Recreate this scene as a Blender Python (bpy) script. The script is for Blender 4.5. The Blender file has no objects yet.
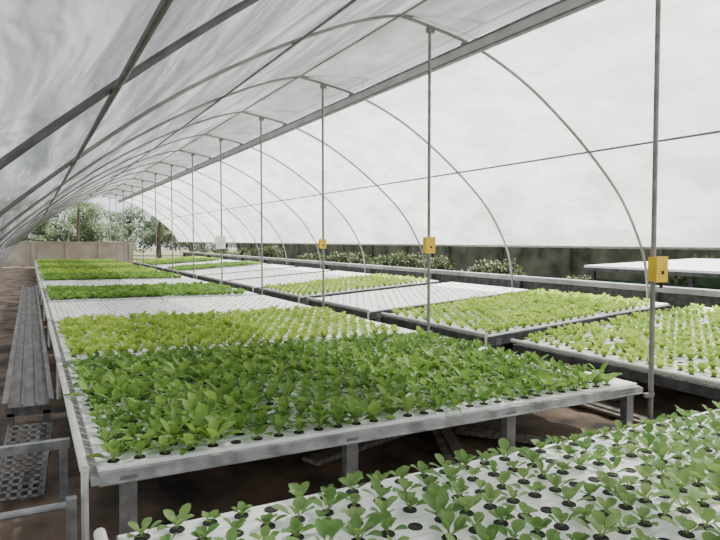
import bpy, math, random
import numpy as np
from mathutils import Vector, Matrix, noise
random.seed(4); rng=np.random.default_rng(7)
col=bpy.context.scene.collection

# ---------------- materials ----------------
def newmat(name):
    m=bpy.data.materials.new(name); m.use_nodes=True
    nt=m.node_tree; nt.nodes.clear()
    out=nt.nodes.new('ShaderNodeOutputMaterial')
    return m,nt,out
def simple(name,c1,c2=None,rough=0.5,metal=0.0,scale=8,bump=0.0,stretch=(1,1,1),detail=4):
    m,nt,out=newmat(name)
    p=nt.nodes.new('ShaderNodeBsdfPrincipled')
    p.inputs['Roughness'].default_value=rough; p.inputs['Metallic'].default_value=metal
    nt.links.new(p.outputs[0],out.inputs[0])
    if c2 is None: c2=tuple(c*0.8 for c in c1)
    tc=nt.nodes.new('ShaderNodeTexCoord'); mp=nt.nodes.new('ShaderNodeMapping')
    mp.inputs['Scale'].default_value=stretch
    n=nt.nodes.new('ShaderNodeTexNoise'); n.inputs['Scale'].default_value=scale; n.inputs['Detail'].default_value=detail
    r=nt.nodes.new('ShaderNodeValToRGB')
    r.color_ramp.elements[0].position=0.35; r.color_ramp.elements[1].position=0.65
    r.color_ramp.elements[0].color=(*c2,1); r.color_ramp.elements[1].color=(*c1,1)
    nt.links.new(tc.outputs['Object'],mp.inputs[0]); nt.links.new(mp.outputs[0],n.inputs['Vector'])
    nt.links.new(n.outputs[0],r.inputs[0]); nt.links.new(r.outputs[0],p.inputs['Base Color'])
    if bump>0:
        b=nt.nodes.new('ShaderNodeBump'); b.inputs['Strength'].default_value=bump
        nt.links.new(n.outputs[0],b.inputs['Height']); nt.links.new(b.outputs[0],p.inputs['Normal'])
    return m
def leafmat(name,trans=0.35):
    m,nt,out=newmat(name)
    a=nt.nodes.new('ShaderNodeAttribute'); a.attribute_name='tint'
    p=nt.nodes.new('ShaderNodeBsdfPrincipled'); p.inputs['Roughness'].default_value=0.5; p.inputs['Specular IOR Level'].default_value=0.3
    t=nt.nodes.new('ShaderNodeBsdfTranslucent'); mx=nt.nodes.new('ShaderNodeMixShader'); mx.inputs[0].default_value=trans
    nt.links.new(a.outputs['Color'],p.inputs['Base Color']); nt.links.new(a.outputs['Color'],t.inputs['Color'])
    nt.links.new(p.outputs[0],mx.inputs[1]); nt.links.new(t.outputs[0],mx.inputs[2]); nt.links.new(mx.outputs[0],out.inputs[0])
    return m
def film(name,ca,cb,transp,translucent,scale,stretch,streak=None,bump=0.4,sk0=0.35):
    m,nt,out=newmat(name); N=nt.nodes.new; Lk=nt.links.new
    tc=N('ShaderNodeTexCoord'); mp=N('ShaderNodeMapping'); mp.inputs['Scale'].default_value=stretch
    n=N('ShaderNodeTexNoise'); n.inputs['Scale'].default_value=scale; n.inputs['Detail'].default_value=5; n.inputs['Distortion'].default_value=0.2
    r=N('ShaderNodeValToRGB'); r.color_ramp.elements[0].position=0.36; r.color_ramp.elements[1].position=0.62
    r.color_ramp.elements[0].color=(*ca,1); r.color_ramp.elements[1].color=(*cb,1)
    Lk(tc.outputs['Object'],mp.inputs[0]); Lk(mp.outputs[0],n.inputs['Vector']); Lk(n.outputs[0],r.inputs[0])
    colout=r.outputs[0]
    if streak:
        # dirt streaks along the sheet; on the left film also painted-in shade bands
        mp2=N('ShaderNodeMapping'); mp2.inputs['Scale'].default_value=streak
        n2=N('ShaderNodeTexNoise'); n2.inputs['Scale'].default_value=3.0; n2.inputs['Detail'].default_value=3
        r2=N('ShaderNodeValToRGB'); r2.color_ramp.elements[0].position=0.42; r2.color_ramp.elements[1].position=0.57
        r2.color_ramp.elements[0].color=(sk0,sk0,sk0*0.98,1); r2.color_ramp.elements[1].color=(1,1,1,1)
        mu=N('ShaderNodeMix'); mu.data_type='RGBA'; mu.blend_type='MULTIPLY'; mu.inputs['Factor'].default_value=1
        Lk(tc.outputs['Object'],mp2.inputs[0]); Lk(mp2.outputs[0],n2.inputs['Vector']); Lk(n2.outputs[0],r2.inputs[0])
        Lk(r.outputs[0],mu.inputs['A']); Lk(r2.outputs[0],mu.inputs['B']); colout=mu.outputs['Result']
    d=N('ShaderNodeBsdfDiffuse'); t=N('ShaderNodeBsdfTranslucent'); tr=N('ShaderNodeBsdfTransparent')
    g=N('ShaderNodeBsdfGlossy'); g.inputs['Roughness'].default_value=0.3
    Lk(colout,d.inputs[0]); Lk(colout,t.inputs[0])
    mp3=N('ShaderNodeMapping'); mp3.inputs['Scale'].default_value=(2.4,0.8,2.4); mp3.inputs['Rotation'].default_value=(0.1,0.2,0.25)
    n3=N('ShaderNodeTexNoise'); n3.inputs['Scale'].default_value=1.3; n3.inputs['Detail'].default_value=3.5; n3.inputs['Distortion'].default_value=0.35
    bp=N('ShaderNodeBump'); bp.inputs['Strength'].default_value=bump; bp.inputs['Distance'].default_value=0.25
    Lk(tc.outputs['Object'],mp3.inputs[0]); Lk(mp3.outputs[0],n3.inputs['Vector']); Lk(n3.outputs[0],bp.inputs['Height'])
    for b in (d,t,g): Lk(bp.outputs[0],b.inputs['Normal'])
    m1=N('ShaderNodeMixShader'); m1.inputs[0].default_value=translucent
    Lk(d.outputs[0],m1.inputs[1]); Lk(t.outputs[0],m1.inputs[2])
    m2=N('ShaderNodeMixShader'); m2.inputs[0].default_value=0.05
    Lk(m1.outputs[0],m2.inputs[1]); Lk(g.outputs[0],m2.inputs[2])
    m3=N('ShaderNodeMixShader'); m3.inputs[0].default_value=transp
    Lk(m2.outputs[0],m3.inputs[1]); Lk(tr.outputs[0],m3.inputs[2]); Lk(m3.outputs[0],out.inputs[0])
    return m
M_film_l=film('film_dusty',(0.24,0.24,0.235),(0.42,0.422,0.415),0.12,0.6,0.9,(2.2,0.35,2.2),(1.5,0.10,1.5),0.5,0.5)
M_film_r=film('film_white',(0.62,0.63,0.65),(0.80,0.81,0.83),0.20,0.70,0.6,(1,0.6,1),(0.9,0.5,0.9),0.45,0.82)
M_steel=simple('galvanised_steel',(0.34,0.35,0.36),(0.20,0.21,0.22),0.42,0.6,14)
M_beam=simple('beam_steel',(0.17,0.175,0.18),(0.10,0.10,0.105),0.5,0.4,8)
M_ridge=simple('ridge_steel',(0.48,0.49,0.50),(0.34,0.34,0.35),0.5,0.2,3)
M_pipe=simple('pipe_steel',(0.28,0.27,0.255),(0.17,0.165,0.16),0.5,0.3,10)
M_hoop=simple('hoop_steel',(0.32,0.315,0.305),(0.18,0.18,0.175),0.5,0.3,1.2)
M_frame=simple('table_steel',(0.46,0.47,0.47),(0.22,0.22,0.21),0.5,0.2,9)
M_darkframe=simple('table_steel_dark',(0.09,0.095,0.10),(0.04,0.04,0.04),0.55,0.2,9)
M_pvc=simple('white_pvc',(0.91,0.92,0.91),(0.83,0.84,0.82),0.32,0,3)
M_pvcpipe=simple('grey_white_pvc_pipe',(0.62,0.62,0.58),(0.5,0.49,0.45),0.4,0,9)
M_black=simple('black_netcup',(0.010,0.010,0.010),(0.018,0.016,0.013),0.8)
M_soil=simple('dark_soil',(0.19,0.13,0.085),(0.022,0.016,0.011),0.95,0,2.2,0.9,detail=12)
M_ground=simple('outside_ground',(0.12,0.15,0.05),(0.16,0.12,0.07),0.95,0,0.5,0.3,detail=8)
M_wood=simple('weathered_plank',(0.30,0.265,0.22),(0.14,0.12,0.10),0.8,0,6,0.3,(6,0.6,6))
M_chan=simple('dull_zinc_sheet',(0.15,0.145,0.14),(0.07,0.067,0.065),0.6,0.2,5,0.1,(3,0.7,3))
M_conc=simple('concrete',(0.36,0.36,0.355),(0.23,0.23,0.225),0.9,0,3,0.2,detail=8)
M_tanwall=simple('tan_blockwork',(0.40,0.36,0.29),(0.31,0.275,0.22),0.9,0,1.5,0.2)
M_yellow=simple('yellow_plastic',(0.80,0.54,0.01),(0.66,0.42,0.01),0.4,0,6)
M_whitebox=simple('white_plastic',(0.85,0.85,0.83),(0.78,0.78,0.76),0.4)
M_bark=simple('bark',(0.13,0.09,0.06),(0.06,0.045,0.03),0.9,0,9,0.4)
M_leaf=leafmat('crop_leaf',0.42)
M_tree=leafmat('tree_leaf',0.3)
M_tarp=simple('green_tarp',(0.05,0.12,0.07),(0.02,0.06,0.035),0.8,0,4)

# ---------------- mesh builder ----------------
class MB:
    def __init__(s): s.v=[]; s.f=[]; s.m=[]
    def box(s,a,b,mi=0,skew=None):
        n=len(s.v)
        for z in (a[2],b[2]):
            for x,y in ((a[0],a[1]),(b[0],a[1]),(b[0],b[1]),(a[0],b[1])):
                s.v.append((x,y,z+(skew(x) if skew else 0)))
        for q in ((3,2,1,0),(4,5,6,7),(0,1,5,4),(1,2,6,5),(2,3,7,6),(3,0,4,7)):
            s.f.append([n+i for i in q]); s.m.append(mi)
    def cyl(s,p,q,r,mi=0,seg=10,r2=None):
        p=Vector(p);q=Vector(q); d=(q-p).normalized()
        u=d.orthogonal().normalized(); w=d.cross(u); n=len(s.v); r2=r if r2 is None else r2
        for c,rr in ((p,r),(q,r2)):
            for i in range(seg):
                a=2*math.pi*i/seg; s.v.append(tuple(c+u*math.cos(a)*rr+w*math.sin(a)*rr))
        for i in range(seg):
            j=(i+1)%seg; s.f.append([n+i,n+j,n+seg+j,n+seg+i]); s.m.append(mi)
        s.f.append([n+i for i in range(seg)][::-1]); s.m.append(mi)
        s.f.append([n+seg+i for i in range(seg)]); s.m.append(mi)
    def mesh(s,name,mats):
        me=bpy.data.meshes.new(name); me.from_pydata(s.v,[],s.f)
        for m in mats: me.materials.append(m)
        me.polygons.foreach_set('material_index',s.m); me.update(); return me
def obj(name,data,parent=None,loc=(0,0,0)):
    o=bpy.data.objects.new(name,data); col.objects.link(o); o.location=loc
    if parent: o.parent=parent
    return o
def empty(name,loc=(0,0,0)):
    o=bpy.data.objects.new(name,None); o.empty_display_size=0.2; col.objects.link(o); o.location=loc; return o

# ---------------- leaves ----------------
def leaf_mesh(name,base,az,elev,L,W,bend,tint,pet=0.4,ruf=0.0,cup=0.18,mat=None,K=7):
    N=len(az); S=5 if ruf>0 else 3
    t=np.linspace(0,1,K); sv=np.linspace(-1,1,S)
    tt=np.clip((t-pet)/(1-pet),0,1)
    w=np.where(t<pet,0.12,0.12+0.88*np.sin(np.pi*np.clip(tt*0.86+0.10,0,1))**0.7); w[-1]=0.30 if ruf==0 else 0.6
    ang=elev[:,None]-bend[:,None]*t[None,:]
    seg=(L/(K-1))[:,None]
    r=np.concatenate([np.zeros((N,1)),np.cumsum(np.cos(ang[:,:-1])*seg,1)],1)
    z=np.concatenate([np.zeros((N,1)),np.cumsum(np.sin(ang[:,:-1])*seg,1)],1)
    lat=sv[None,None,:]*(W[:,None]/2*w[None,:])[:,:,None]
    off=cup*(sv**2)[None,None,:]*(W[:,None]*w[None,:])[:,:,None]
    if ruf>0:
        ph=rng.uniform(0,6.28,(N,1,1))
        off=off+ruf*W[:,None,None]*np.sin(t[None,:,None]*11+ph+sv[None,None,:]*2.5)*(np.abs(sv)[None,None,:]*0.8+0.2)*(tt[None,:,None]>0)
    nr=-np.sin(ang)[:,:,None]; nz=np.cos(ang)[:,:,None]
    R=r[:,:,None]+nr*off; Z=z[:,:,None]+nz*off
    ca=np.cos(az)[:,None,None]; sa=np.sin(az)[:,None,None]
    X=R*ca-lat*sa+base[:,0][:,None,None]; Y=R*sa+lat*ca+base[:,1][:,None,None]; ZZ=Z+base[:,2][:,None,None]
    V=np.stack([X,Y,ZZ],-1).reshape(-1,3)
    q=[]
    for k in range(K-1):
        for s in range(S-1):
            a=k*S+s; q.append((a,a+1,a+S+1,a+S))
    q=np.array(q); F=(q[None]+(np.arange(N)*K*S)[:,None,None]).reshape(-1,4)
    me=bpy.data.meshes.new(name)
    me.vertices.add(len(V)); me.vertices.foreach_set('co',V.ravel().astype(np.float32))
    me.loops.add(F.size); me.loops.foreach_set('vertex_index',F.ravel().astype(np.int32))
    me.polygons.add(len(F)); me.polygons.foreach_set('loop_start',(np.arange(len(F))*4).astype(np.int32))
    me.polygons.foreach_set('use_smooth',np.ones(len(F),dtype=bool))
    at=me.attributes.new('tint','FLOAT_COLOR','POINT')
    C=np.repeat(tint[:,None,:],K,1)
    pm=(t<pet)[None,:,None]
    C=np.where(pm,C*0.6+np.array([0.28,0.42,0.12])*0.4,C)
    C=np.repeat(C[:,:,None,:],S,2).reshape(-1,3)
    C=np.concatenate([C,np.ones((len(C),1))],1)
    at.data.foreach_set('color',C.ravel().astype(np.float32))
    me.materials.append(mat or M_leaf); me.update(); me.validate()
    return me
KINDS={
 'seedling':dict(n=(5,9),L=(0.06,0.11),W=(0.034,0.052),el=(0.7,1.45),be=(0.2,1.0),c=((0.10,0.23,0.05),(0.32,0.46,0.16)),pet=0.42,ruf=0,fill=0.90,v=.25),
 'mustard':dict(n=(8,12),L=(0.09,0.16),W=(0.034,0.057),el=(0.6,1.5),be=(0.2,1.3),c=((0.06,0.16,0.022),(0.28,0.45,0.09)),pet=0.40,ruf=0,fill=0.97,v=.22),
 'lettuce':dict(n=(7,10),L=(0.07,0.12),W=(0.036,0.06),el=(0.6,1.5),be=(0.0,0.8),c=((0.22,0.37,0.04),(0.54,0.68,0.14)),pet=0.15,ruf=0.08,fill=0.93,v=.3),
 'green':dict(n=(7,10),L=(0.09,0.14),W=(0.045,0.07),el=(0.6,1.4),be=(0.2,1.2),c=((0.10,0.24,0.03),(0.30,0.47,0.10)),pet=0.3,ruf=0,fill=0.95,v=.3),
 'sparse':dict(n=(3,4),L=(0.02,0.038),W=(0.014,0.023),el=(0.4,1.3),be=(0.2,0.8),c=((0.32,0.43,0.18),(0.50,0.60,0.30)),pet=0.3,ruf=0,fill=0.42,v=.3),
}
def crop(kind,holes):
    k=KINDS[kind]; B=[];az=[];el=[];L=[];W=[];be=[];T=[]
    c0,c1=np.array(k['c'][0]),np.array(k['c'][1])
    sx=rng.uniform(0,50)
    for h in holes:
        if rng.random()>k['fill']: continue
        pn=noise.noise(Vector((h[0]*1.1+sx,h[1]*1.4,0)))
        n=rng.integers(*k['n']); a0=rng.uniform(0,6.28); sc=rng.uniform(0.72,1.22)*(1+k['v']*pn); tc=np.clip(rng.uniform(0,1)+pn*0.6,0,1)
        for i in range(n):
            B.append(h); az.append(a0+i*2.4+rng.uniform(-.3,.3))
            f=i/n
            el.append(k['el'][0]+(k['el'][1]-k['el'][0])*f+rng.uniform(-.15,.15))
            L.append(sc*rng.uniform(*k['L'])*(1-0.25*f)); W.append(sc*rng.uniform(*k['W']))
            be.append(rng.uniform(*k['be']))
            u=np.clip(tc*0.5+f*0.45+rng.uniform(-.2,.2),0,1); T.append(c0*(1-u)+c1*u)
    return leaf_mesh('crop_'+kind,np.array(B),np.array(az),np.array(el),np.array(L),np.array(W),np.array(be),np.array(T),k['pet'],k['ruf'])

# ---------------- hydroponic tables ----------------
cache={}
def table(x0,x1,y0,y1,zl,zr,kind,dark=False,hp=0.145,cp=0.125,variant=0):
    W=round(x1-x0,3); D=round(y1-y0,3)
    e=empty('hydroponic_table',(x0,y0,0))
    sk=lambda x:(zl+(zr-zl)*x/W)
    cr=0.36 if kind=='sparse' else (0.8 if kind=='lettuce' else 0.95)
    key=(W,D,zl,zr,dark,hp,cp,cr)
    nch=int(D/cp); pitch=D/nch; nh=int((W-0.10)/hp)
    if key not in cache:
        m=MB(); cups=MB(); holes=[]
        for c in range(nch):
            yc=(c+0.5)*pitch; hw=pitch*0.487
            prof=[(-hw,-.03),(-hw,-.005),(-hw+.005,0),(hw-.005,0),(hw,-.005),(hw,-.03)]
            n=len(m.v)
            for x in [-0.02,W+0.02]:
                for (py,pz) in prof: m.v.append((x,yc+py,pz+sk(x)))
            P=len(prof)
            for i in range(P):
                j=(i+1)%P; m.f.append([n+i,n+P+i,n+P+j,n+j]); m.m.append(0)
            m.f.append([n+i for i in range(P)]); m.m.append(0); m.f.append([n+P+i for i in range(P)][::-1]); m.m.append(0)
            for h in range(nh):
                x=0.05+h*hp+(hp/2 if c%2 else 0)
                if x>W-0.03: continue
                zt=sk(x); holes.append((x,yc,zt))
                n=len(cups.v); sg=10
                for rr,dz in ((0.029,0.0),(0.028,0.004),(0.023,0.004),(0.021,0.0015)):
                    for i in range(sg):
                        a=6.2832*i/sg; rx=rr*cr; cups.v.append((x+rx*math.cos(a),yc+rx*math.sin(a),sk(x+rx*math.cos(a))+dz))
                for b in range(3):
                    for i in range(sg):
                        j=(i+1)%sg; cups.f.append([n+b*sg+i,n+b*sg+j,n+(b+1)*sg+j,n+(b+1)*sg+i]); cups.m.append(0)
                cups.f.append([n+3*sg+i for i in range(sg)]); cups.m.append(0)
        fr=MB(); d=0.085 if dark else 0.035
        t=-0.032
        fr.box((-0.02,-0.03,t-d),(W+0.02,0.0,t+0.015),0,sk)
        fr.box((-0.02,D,t-d),(W+0.02,D+0.03,t+0.015),0,sk)
        fr.box((-0.05,-0.03,t-d),(-0.02,D+0.03,t+0.0),0,sk)
        fr.box((W+0.02,-0.03,t-d),(W+0.05,D+0.03,t+0.0),0,sk)
        fr.box((-0.02,-0.05,t-d),(W+0.02,-0.03,t-d+0.008),0,sk)
        legsx=[0.08+i*(W-0.2)/3 for i in range(4)]
        for lx in legsx:
            fr.box((lx,0,t-d),(lx+0.04,D,t-0.001),0,sk)
            for ly in (0.0,D-0.05,D/2):
                zt=sk(lx)+t-0.01
                fr.box((lx-0.012,ly-0.035,0),(lx+0.058,ly-0.03,zt),1)
                fr.box((lx-0.012,ly-0.03,0),(lx-0.006,ly+0.02,zt),1)
                fr.box((lx+0.052,ly-0.03,0),(lx+0.058,ly+0.02,zt),1)
                fr.box((lx-0.04,ly-0.06,0),(lx+0.085,ly+0.05,0.006),1)
        hd=MB()
        hd.cyl((-0.075,-0.02,zl+0.008),(-0.075,D+0.02,zl+0.008),0.020)
        hd.cyl((-0.075,-0.02,zl+0.008),(-0.075,-0.02,0.05),0.016)
        for c in range(nch):
            yc=(c+0.5)*pitch; hd.cyl((-0.075,yc,zl+0.022),(-0.005,yc,zl-0.012),0.004,0,6)
        cache[key]=(m.mesh('channels',[M_pvc]),cups.mesh('net_cups',[M_black]),fr.mesh('frame',[M_darkframe if dark else M_frame,M_steel]),
            hd.mesh('header_pipe',[M_pvcpipe]),holes)
    ch,cu,fr,hd,holes=cache[key]
    obj('channels',ch,e);obj('net_cups',cu,e);obj('frame',fr,e);obj('header_pipe',hd,e)
    ck=key+(kind,variant)
    if ck not in cache: cache[ck]=crop(kind,holes)
    obj('crop_plants',cache[ck],e)
    return e
T=0.38
table(0.27,3.86,-0.40,2.15,T,T,'seedling',hp=0.115,cp=0.12)
LK=['mustard','lettuce','sparse','green','sparse','green','lettuce','green','lettuce','green','lettuce']
for i,k in enumerate(LK):
    y0=2.83+2.78*i
    table(0.27,3.86,y0,y0+2.5,T,T,k,hp=0.114 if i==0 else 0.125,cp=0.115 if i==0 else 0.125)
RK=['lettuce','lettuce','sparse','lettuce','sparse','sparse','sparse','green','sparse','green','lettuce']
for i,k in enumerate(RK):
    y0=2.5+2.65*i
    table(4.5,7.65,y0,y0+2.2,0.37,0.60,k,dark=True,hp=0.14 if i==0 else 0.13,cp=0.13 if i==0 else 0.122)

# ---------------- greenhouse structure ----------------
def catmull(P,n=7):
    P=[Vector((p[0],p[1])) for p in P]; out=[]
    Q=[2*P[0]-P[1]]+P+[2*P[-1]-P[-2]]
    for i in range(1,len(Q)-2):
        for k in range(n):
            t=k/n; a,b,c,d=Q[i-1],Q[i],Q[i+1],Q[i+2]
            out.append(0.5*((2*b)+(c-a)*t+(2*a-5*b+4*c-d)*t*t+(3*b-a-3*c+d)*t**3))
    out.append(P[-1]); return out
LP=[(-1.25,0.0),(-0.98,0.6),(-0.6,1.15),(-0.1,1.68),(0.98,2.56),(2.0,3.2),(3.06,3.70),(3.87,3.90),(4.69,3.98)]
RP=[(3.50,3.84),(3.87,3.80),(4.54,3.68),(5.3,3.39),(6.02,2.97),(6.65,2.51),(7.19,2.02),(7.60,1.43),(7.76,1.0),(7.82,0.5),(7.82,0.0)]
Lc=catmull(LP); Rc=catmull(RP)
YS=[2.79+2.78*n for n in range(-3,13)]
frame=MB()
def tube(pts,r,mb,mi=0,seg=8):
    n0=len(mb.v); N=len(pts); pts=[Vector(p) for p in pts]
    for i,p in enumerate(pts):
        d=(pts[min(i+1,N-1)]-pts[max(i-1,0)]).normalized()
        u=Vector((0,1,0)) if abs(d.y)<0.9 else Vector((1,0,0)); w=d.cross(u).normalized(); u=w.cross(d)
        for k in range(seg):
            a=2*math.pi*k/seg; mb.v.append(tuple(p+u*math.cos(a)*r+w*math.sin(a)*r))
    for i in range(N-1):
        for k in range(seg):
            j=(k+1)%seg; mb.f.append([n0+i*seg+k,n0+i*seg+j,n0+(i+1)*seg+j,n0+(i+1)*seg+k]); mb.m.append(mi)
for i,y in enumerate(YS):
    tube([(p.x,y,p.y) for p in Lc],0.018,frame,1 if i<=3 else 2); tube([(p.x,y,p.y) for p in Rc],0.019,frame,2)
    frame.cyl((4.55,y,3.60),(4.62,y,3.96),0.012)
def nearest(C,x): return min(C,key=lambda p:abs(p.x-x))
y0,y1=YS[0],YS[-1]
for C,xs in ((Lc,(0.35,2.3)),(Rc,(6.5,))):
    for x in xs:
        p=nearest(C,x); frame.cyl((p.x,y0,p.y-0.03),(p.x,y1,p.y-0.03),0.014,1)
frame.cyl((7.64,y0,1.36),(7.64,y1,1.36),0.018); frame.cyl((-0.62,y0,1.1),(-0.62,y1,1.1),0.018)
frame.cyl((4.69,y0,3.96),(4.69,y1,3.96),0.014,2); frame.cyl((3.50,y0,3.82),(3.50,y1,3.82),0.014,2)
bz=3.52
frame.box((4.36,y0,bz),(4.37,y1,bz+0.14),3); frame.box((4.36,y0,bz),(4.43,y1,bz+0.008),1); frame.box((4.36,y0,bz+0.132),(4.43,y1,bz+0.14),1)
frame.box((4.352,y0,bz+0.0),(4.36,y1,bz+0.016),1); frame.box((4.352,y0,bz+0.12),(4.36,y1,bz+0.14),1)
for y in YS: frame.box((4.37,y-0.03,bz+0.008),(4.42,y+0.03,3.69),1)
obj('greenhouse_frame',frame.mesh('greenhouse_frame',[M_pipe,M_beam,M_hoop,M_ridge]))
def filmmesh(name,C,mat,off,sag,zmin):
    pts=[p for p in C if p.y>=zmin]
    ny=int((y1-y0)/0.15); V=[];F=[];n=len(pts)
    for j in range(ny+1):
        y=y0+(y1-y0)*j/ny; ph=((y-y0)/2.78)%1; s=math.sin(math.pi*ph)**2*sag
        for i,p in enumerate(pts):
            a=pts[max(i-1,0)]; b=pts[min(i+1,n-1)]; d=(b-a).normalized(); nr=Vector((-d.y,d.x))
            wv=0.022*noise.noise(Vector((y*0.8,i*0.6,p.x)))*math.sin(math.pi*ph)
            q=p+nr*(off-s+wv+0.004*math.sin(y*5+i*0.9))
            V.append((q.x,y,q.y))
    for j in range(ny):
        for i in range(n-1): F.append((j*n+i,j*n+i+1,(j+1)*n+i+1,(j+1)*n+i))
    me=bpy.data.meshes.new(name); me.from_pydata(V,[],F); me.materials.append(mat)
    me.polygons.foreach_set('use_smooth',[True]*len(F)); me.update(); return obj(name,me)
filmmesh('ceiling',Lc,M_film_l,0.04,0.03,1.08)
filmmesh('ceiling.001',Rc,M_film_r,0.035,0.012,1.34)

# posts with boxes
for i,y in enumerate(YS[3:]):
    e=empty('support_post',(3.945,y-0.03,0))
    m=MB(); m.cyl((0,0,0),(-0.03,0.03,3.77),0.018,0,10); m.box((-0.05,-0.05,0),(0.05,0.05,0.012)); m.box((-0.06,0.0,3.72),(0.02,0.06,3.78))
    m.box((-0.08,-0.012,0.29),(0.02,0.012,0.32))
    obj('pole',m.mesh('pole',[M_pipe]),e)
    if i in (0,1,2,4):
        b=MB(); h=1.22 if i==0 else 1.37
        w=0.06 if i<3 else 0.11; hh=0.085 if i<3 else 0.14
        if i==2: w,hh=0.05,0.065
        o=-0.055
        b.box((o-w,-0.09,h-hh),(o+w-0.01,-0.022,h+hh)); b.box((o-w-0.007,-0.097,h-hh-0.006),(o+w-0.003,-0.085,h+hh+0.006))
        b.box((o-0.012,-0.101,h-0.035),(o+0.012,-0.096,h-0.01),1); b.cyl((0.0,-0.05,h-hh),(0.0,-0.05,h-hh-0.05),0.012,1,8)
        b.box((-0.03,-0.024,h+hh*0.4),(0.03,0.022,h+hh*0.55),1)
        obj('junction_box',b.mesh('jb',[M_yellow if i<3 else M_whitebox,M_black]),e)

# ---------------- floor, walls ----------------
def grid(name,xa,xb,ya,yb,step,mat,amp,z=0):
    nx=int((xb-xa)/step);ny=int((yb-ya)/step)
    V=[]
    for j in range(ny+1):
        for i in range(nx+1):
            x=xa+(xb-xa)*i/nx;y=ya+(yb-ya)*j/ny
            V.append((x,y,z+amp*(noise.noise(Vector((x,y,0))*1.5)+0.5*noise.noise(Vector((x,y,3))*6)-0.8)))
    F=[(j*(nx+1)+i,j*(nx+1)+i+1,(j+1)*(nx+1)+i+1,(j+1)*(nx+1)+i) for j in range(ny) for i in range(nx)]
    me=bpy.data.meshes.new(name); me.from_pydata(V,[],F); me.materials.append(mat); me.update(); return obj(name,me)
grid('floor',-2.5,8.4,-6,37,0.08,M_soil,0.03,0.003)
gm=MB(); gm.box((-60,-20,-0.4),(80,120,-0.06)); obj('ground',gm.mesh('ground',[M_ground]))
w=MB(); w.box((8.0,-6,-0.02),(8.15,36.5,0.72)); w.box((7.96,-6,0.72),(8.19,36.5,0.80),1)
for y in YS: w.box((7.93,y-0.07,-0.02),(8.0,y+0.07,0.72))
obj('wall_right',w.mesh('wall_right',[M_darkframe,M_conc]))
w=MB(); w.box((-1.6,36.8,-0.02),(5.2,36.95,1.25)); w.box((-1.65,36.76,1.25),(5.25,37.0,1.32))
for k in range(5): w.box((-1.6+k*1.65,36.72,-0.02),(-1.4+k*1.65,36.8,1.25))
obj('wall_far',w.mesh('wall_far',[M_tanwall]))
w=MB(); w.box((-1.95,-6,-0.02),(-1.8,36.5,0.9)); obj('wall_left',w.mesh('wall_left',[M_conc]))

# long zinc channel on trestles, left aisle
e=empty('metal_channel_bench',(-0.14,4.25,0)); m=MB()
m.box((0,0,0.335),(0.24,11,0.343))
for x in (0,0.08,0.16,0.232): m.box((x,0,0.343),(x+0.008,11,0.375 if x in (0,0.232) else 0.358))
m.box((-0.025,0,0.367),(0,11,0.375)); m.box((0.24,0,0.367),(0.262,11,0.375))
for k in range(8):
    y=0.02+k*1.5; m.box((-0.01,y,0.28),(0.25,y+0.05,0.335)); m.box((0,y,0),(0.04,y+0.05,0.3)); m.box((0.20,y,0),(0.24,y+0.05,0.3))
obj('channel',m.mesh('channel',[M_chan]),e)
m=MB()
nx,ny=4,12
for i in range(nx+1): m.box((i*0.05,0,0),(i*0.05+0.02,0.62,0.006))
for j in range(ny+1): m.box((0,j*0.05,0),(0.22,j*0.05+0.02,0.006))
m.box((-0.01,0,-0.02),(0,0.62,0.01)); m.box((0.22,0,-0.02),(0.23,0.62,0.01))
o=obj('perforated_steel_plank',m.mesh('perf',[M_chan])); o.location=(-0.18,3.55,0.03); o.rotation_euler=(math.radians(22),0,math.radians(-6))
m=MB(); m.cyl((-0.9,2.78,0.26),(0.16,2.78,0.26),0.017); m.box((-0.9,3.43,0.30),(0.17,3.47,0.345)); m.box((-0.62,2.78,0),(-0.57,3.5,0.30)); m.box((-0.62,2.78,0.28),(-0.57,3.5,0.32))
m.box((0.12,2.76,0),(0.16,2.80,0.29)); m.box((0.12,3.43,0),(0.16,3.47,0.30))
obj('pipe_rail',m.mesh('pipe_rail',[M_steel]))
for i,(x,y,rot,l) in enumerate(((2.3,2.48,0.05,1.3),(3.0,3.1,-0.9,0.9),(2.5,3.2,1.1,0.8),(3.3,2.5,-0.1,0.8),(2.0,3.5,0.3,1.0),(4.22,3.4,1.55,1.4))):
    m=MB(); m.box((-l/2,-0.04,0),(l/2,0.04,0.03)); m.box((-l/2,0.05,0),(l/2.4,0.10,0.02))
    o=obj('scrap_timber',m.mesh('timber',[M_wood])); o.location=(x,y,0.005); o.rotation_euler=(0,0,rot)

# low white shed roof outside, right
e=empty('low_white_shed',(8.6,3.6,0)); m=MB()
m.box((0,0,1.0),(3.2,3.8,1.035),0,lambda x:0.035*x); m.box((0,0,0.94),(0.05,3.8,1.0),1); m.box((0,0,0.94),(3.2,0.05,1.0),1,lambda x:0.035*x)
for a in (0.08,3.0):
    for b in (0.05,1.85,3.65): m.box((a,b,-0.06),(a+0.06,b+0.06,1.0),1)
m.box((0.2,0.1,-0.06),(0.25,3.7,0.80),2); m.box((2.9,0.1,-0.06),(2.95,3.7,0.92),2)
obj('shed_body',m.mesh('shed',[M_pvc,M_darkframe,M_tarp]),e)

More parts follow.
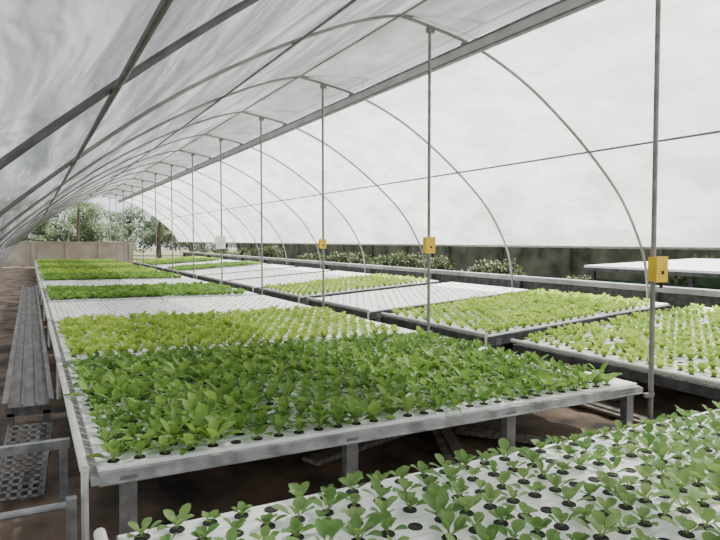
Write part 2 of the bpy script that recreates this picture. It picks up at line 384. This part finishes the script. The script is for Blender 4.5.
# ---------------- vegetation outside ----------------
def foliage(name,blobs,nleaf,size,c0,c1):
    B=[];T=[]
    c0=np.array(c0);c1=np.array(c1); tot=sum(b[3]*b[3] for b in blobs)
    for b in blobs:
        n=int(nleaf*b[3]*b[3]/tot); d=rng.normal(size=(n,3)); d/=np.linalg.norm(d,axis=1)[:,None]
        rr=b[3]*rng.uniform(0.5,1.08,(n,1)); P=np.array(b[:3])+d*rr*np.array([1,1,0.8])
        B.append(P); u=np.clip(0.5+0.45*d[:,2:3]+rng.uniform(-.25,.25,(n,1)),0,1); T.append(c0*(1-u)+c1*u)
    B=np.concatenate(B);T=np.concatenate(T);N=len(B)
    B[:,2]=np.maximum(B[:,2],0.02)
    return leaf_mesh(name,B,rng.uniform(0,6.28,N),rng.uniform(-.8,1.2,N),size*rng.uniform(.7,1.3,N),size*0.6*rng.uniform(.7,1.2,N),rng.uniform(0,1,N),T,pet=0.1,mat=M_tree,K=4)
treem=[]
for v in range(3):
    bl=[]
    for k in range(15):
        a=rng.uniform(0,6.28); r=rng.uniform(0,1.9); bl.append((r*math.cos(a),r*math.sin(a),rng.uniform(0.7,3.7),rng.uniform(0.45,0.95)))
    fo=foliage('canopy',bl,4200,0.17,(0.09,0.12,0.07),(0.23,0.29,0.17))  # distance haze painted into the leaf tints as paler, greyer green
    m=MB(); m.cyl((0,0,-0.05),(0.1,0.05,2.2),0.12,0,10,0.08)
    for b in bl[:6]: m.cyl((0.1,0.05,1.4),b[:3],0.05,0,7,0.02)
    treem.append((fo,m.mesh('trunk',[M_bark])))
def tree(x,y,s,v):
    e=empty('tree',(x,y,-0.03)); e.scale=(s,s,s); e.rotation_euler=(0,0,rng.uniform(0,6))
    obj('canopy',treem[v][0],e); obj('trunk',treem[v][1],e)
for i in range(15):
    tree(-9+i*2.6+rng.uniform(-.6,.6),50+rng.uniform(-2,5),rng.uniform(0.65,1.1),i%3)
for i in range(15):
    tree(-14+i*3.2+rng.uniform(-.5,.5),64,rng.uniform(1.0,1.5),i%3)
for (x,y,s) in ((22,12,1.1),(24,20,1.3),(23,27,1.2),(22,36,1.2),(26,8,1.0)): tree(x,y,s,int(x)%3)
# palms (feather fronds made of leaflets)
def palm(x,y,h):
    e=empty('palm_tree',(x,y,-0.06)); m=MB(); m.cyl((0,0,0),(0.12,0.0,h),0.10,0,10,0.07); fl=[];B=[];A=[];E=[]
    for k in range(13):
        az=k*2.4; el=rng.uniform(0.1,1.1); p=Vector((0.12,0,h)); prev=p.copy()
        for s in range(12):
            a=el-1.9*s/12; p=p+Vector((math.cos(az)*math.cos(a),math.sin(az)*math.cos(a),math.sin(a)))*0.13
            for sd in (-1,1):
                B.append(tuple(p)); A.append(az+sd*1.0); E.append(a*0.5-0.3)
        
        p=Vector((0.12,0,h))
        for s in range(12):
            a=el-1.9*s/12; q=p+Vector((math.cos(az)*math.cos(a),math.sin(az)*math.cos(a),math.sin(a)))*0.13
            m.cyl(p,q,0.012,1,5); p=q
    N=len(B); u=rng.uniform(0,1,(N,1))
    obj('fronds',leaf_mesh('fronds',np.array(B),np.array(A),np.array(E),rng.uniform(.35,.5,N),np.full(N,.05),rng.uniform(.3,.9,N),np.array([[.07,.11,.04]])*(1-u)+np.array([[.18,.25,.10]])*u,pet=0.05,mat=M_tree,K=4),e)
    obj('palm_trunk',m.mesh('palm_trunk',[M_bark,M_tarp]),e)
palm(10.2,40.5,2.6); palm(7.4,41,3.3); palm(2.6,42,3.6)
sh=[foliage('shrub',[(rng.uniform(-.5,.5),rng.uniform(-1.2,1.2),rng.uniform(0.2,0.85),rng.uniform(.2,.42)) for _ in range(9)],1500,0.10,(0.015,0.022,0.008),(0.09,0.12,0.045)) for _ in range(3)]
for i in range(22):
    y=9.5+i*1.6+rng.uniform(-.5,.5)
    x=10.6+rng.uniform(-.5,1.5)
    if y>38: continue
    o=obj('shrub',sh[i%3],None,(x,y,-0.06)); o.rotation_euler=(0,0,rng.uniform(-.3,.3)); s=rng.uniform(.6,1.3); o.scale=(s*0.8,s,s*rng.uniform(.8,1.15))
for i in range(4):
    o=obj('shrub',sh[i%3],None,(12.95,0.5+i*2.4,-0.06)); o.scale=(0.6,1.1,1.2)
for i in range(8):
    o=obj('shrub',sh[i%3],None,(-3.2,6+i*4,-0.06)); o.scale=(1,1.3,1)
m=MB(); m.box((13.9,-5,-0.06),(13.96,45,1.8))
for k in range(18): m.box((13.82,-5+k*2.9,-0.06),(13.9,-4.92+k*2.9,1.95))
obj('boundary_fence',m.mesh('fence',[simple('dark_shade_net',(0.11,0.105,0.075),(0.03,0.034,0.02),0.95,0,1.6,detail=8)]))

# ---------------- light ----------------
wd=bpy.data.worlds.new('World'); bpy.context.scene.world=wd; wd.use_nodes=True; nt=wd.node_tree; nt.nodes.clear()
o=nt.nodes.new('ShaderNodeOutputWorld'); bg=nt.nodes.new('ShaderNodeBackground'); tc=nt.nodes.new('ShaderNodeTexCoord')
sp=nt.nodes.new('ShaderNodeSeparateXYZ'); r=nt.nodes.new('ShaderNodeValToRGB')
r.color_ramp.elements[0].position=0.0; r.color_ramp.elements[0].color=(0.92,0.95,1.0,1)
r.color_ramp.elements[1].position=0.7; r.color_ramp.elements[1].color=(0.78,0.86,1.0,1)
nt.links.new(tc.outputs['Generated'],sp.inputs[0]); nt.links.new(sp.outputs['Z'],r.inputs[0]); nt.links.new(r.outputs[0],bg.inputs[0]); nt.links.new(bg.outputs[0],o.inputs[0])
bg.inputs['Strength'].default_value=1.75
s=bpy.data.lights.new('sun','SUN'); s.energy=18; s.angle=math.radians(2); s.color=(1,0.95,0.86)
so=obj('sun',s); d=Vector((-0.60,-0.30,-0.80)); so.rotation_euler=d.to_track_quat('-Z','Y').to_euler()

# ---------------- camera ----------------
f=600; th=math.atan(330/f); ph=math.atan(26.5/f); ro=0.010
F=Vector((math.sin(th)*math.cos(ph),math.cos(th)*math.cos(ph),-math.sin(ph)))
R0=Vector((math.cos(th),-math.sin(th),0)); U0=R0.cross(F)
R=R0*math.cos(ro)+U0*math.sin(ro); U=R.cross(F)
cd=bpy.data.cameras.new('camera'); cd.sensor_width=36; cd.lens=f/720*36; cd.clip_start=0.02; cd.clip_end=500
co=obj('camera',cd); mt=Matrix((R,U,-F)).transposed().to_4x4(); mt.translation=(0,0,1.38); co.matrix_world=mt
bpy.context.scene.camera=co
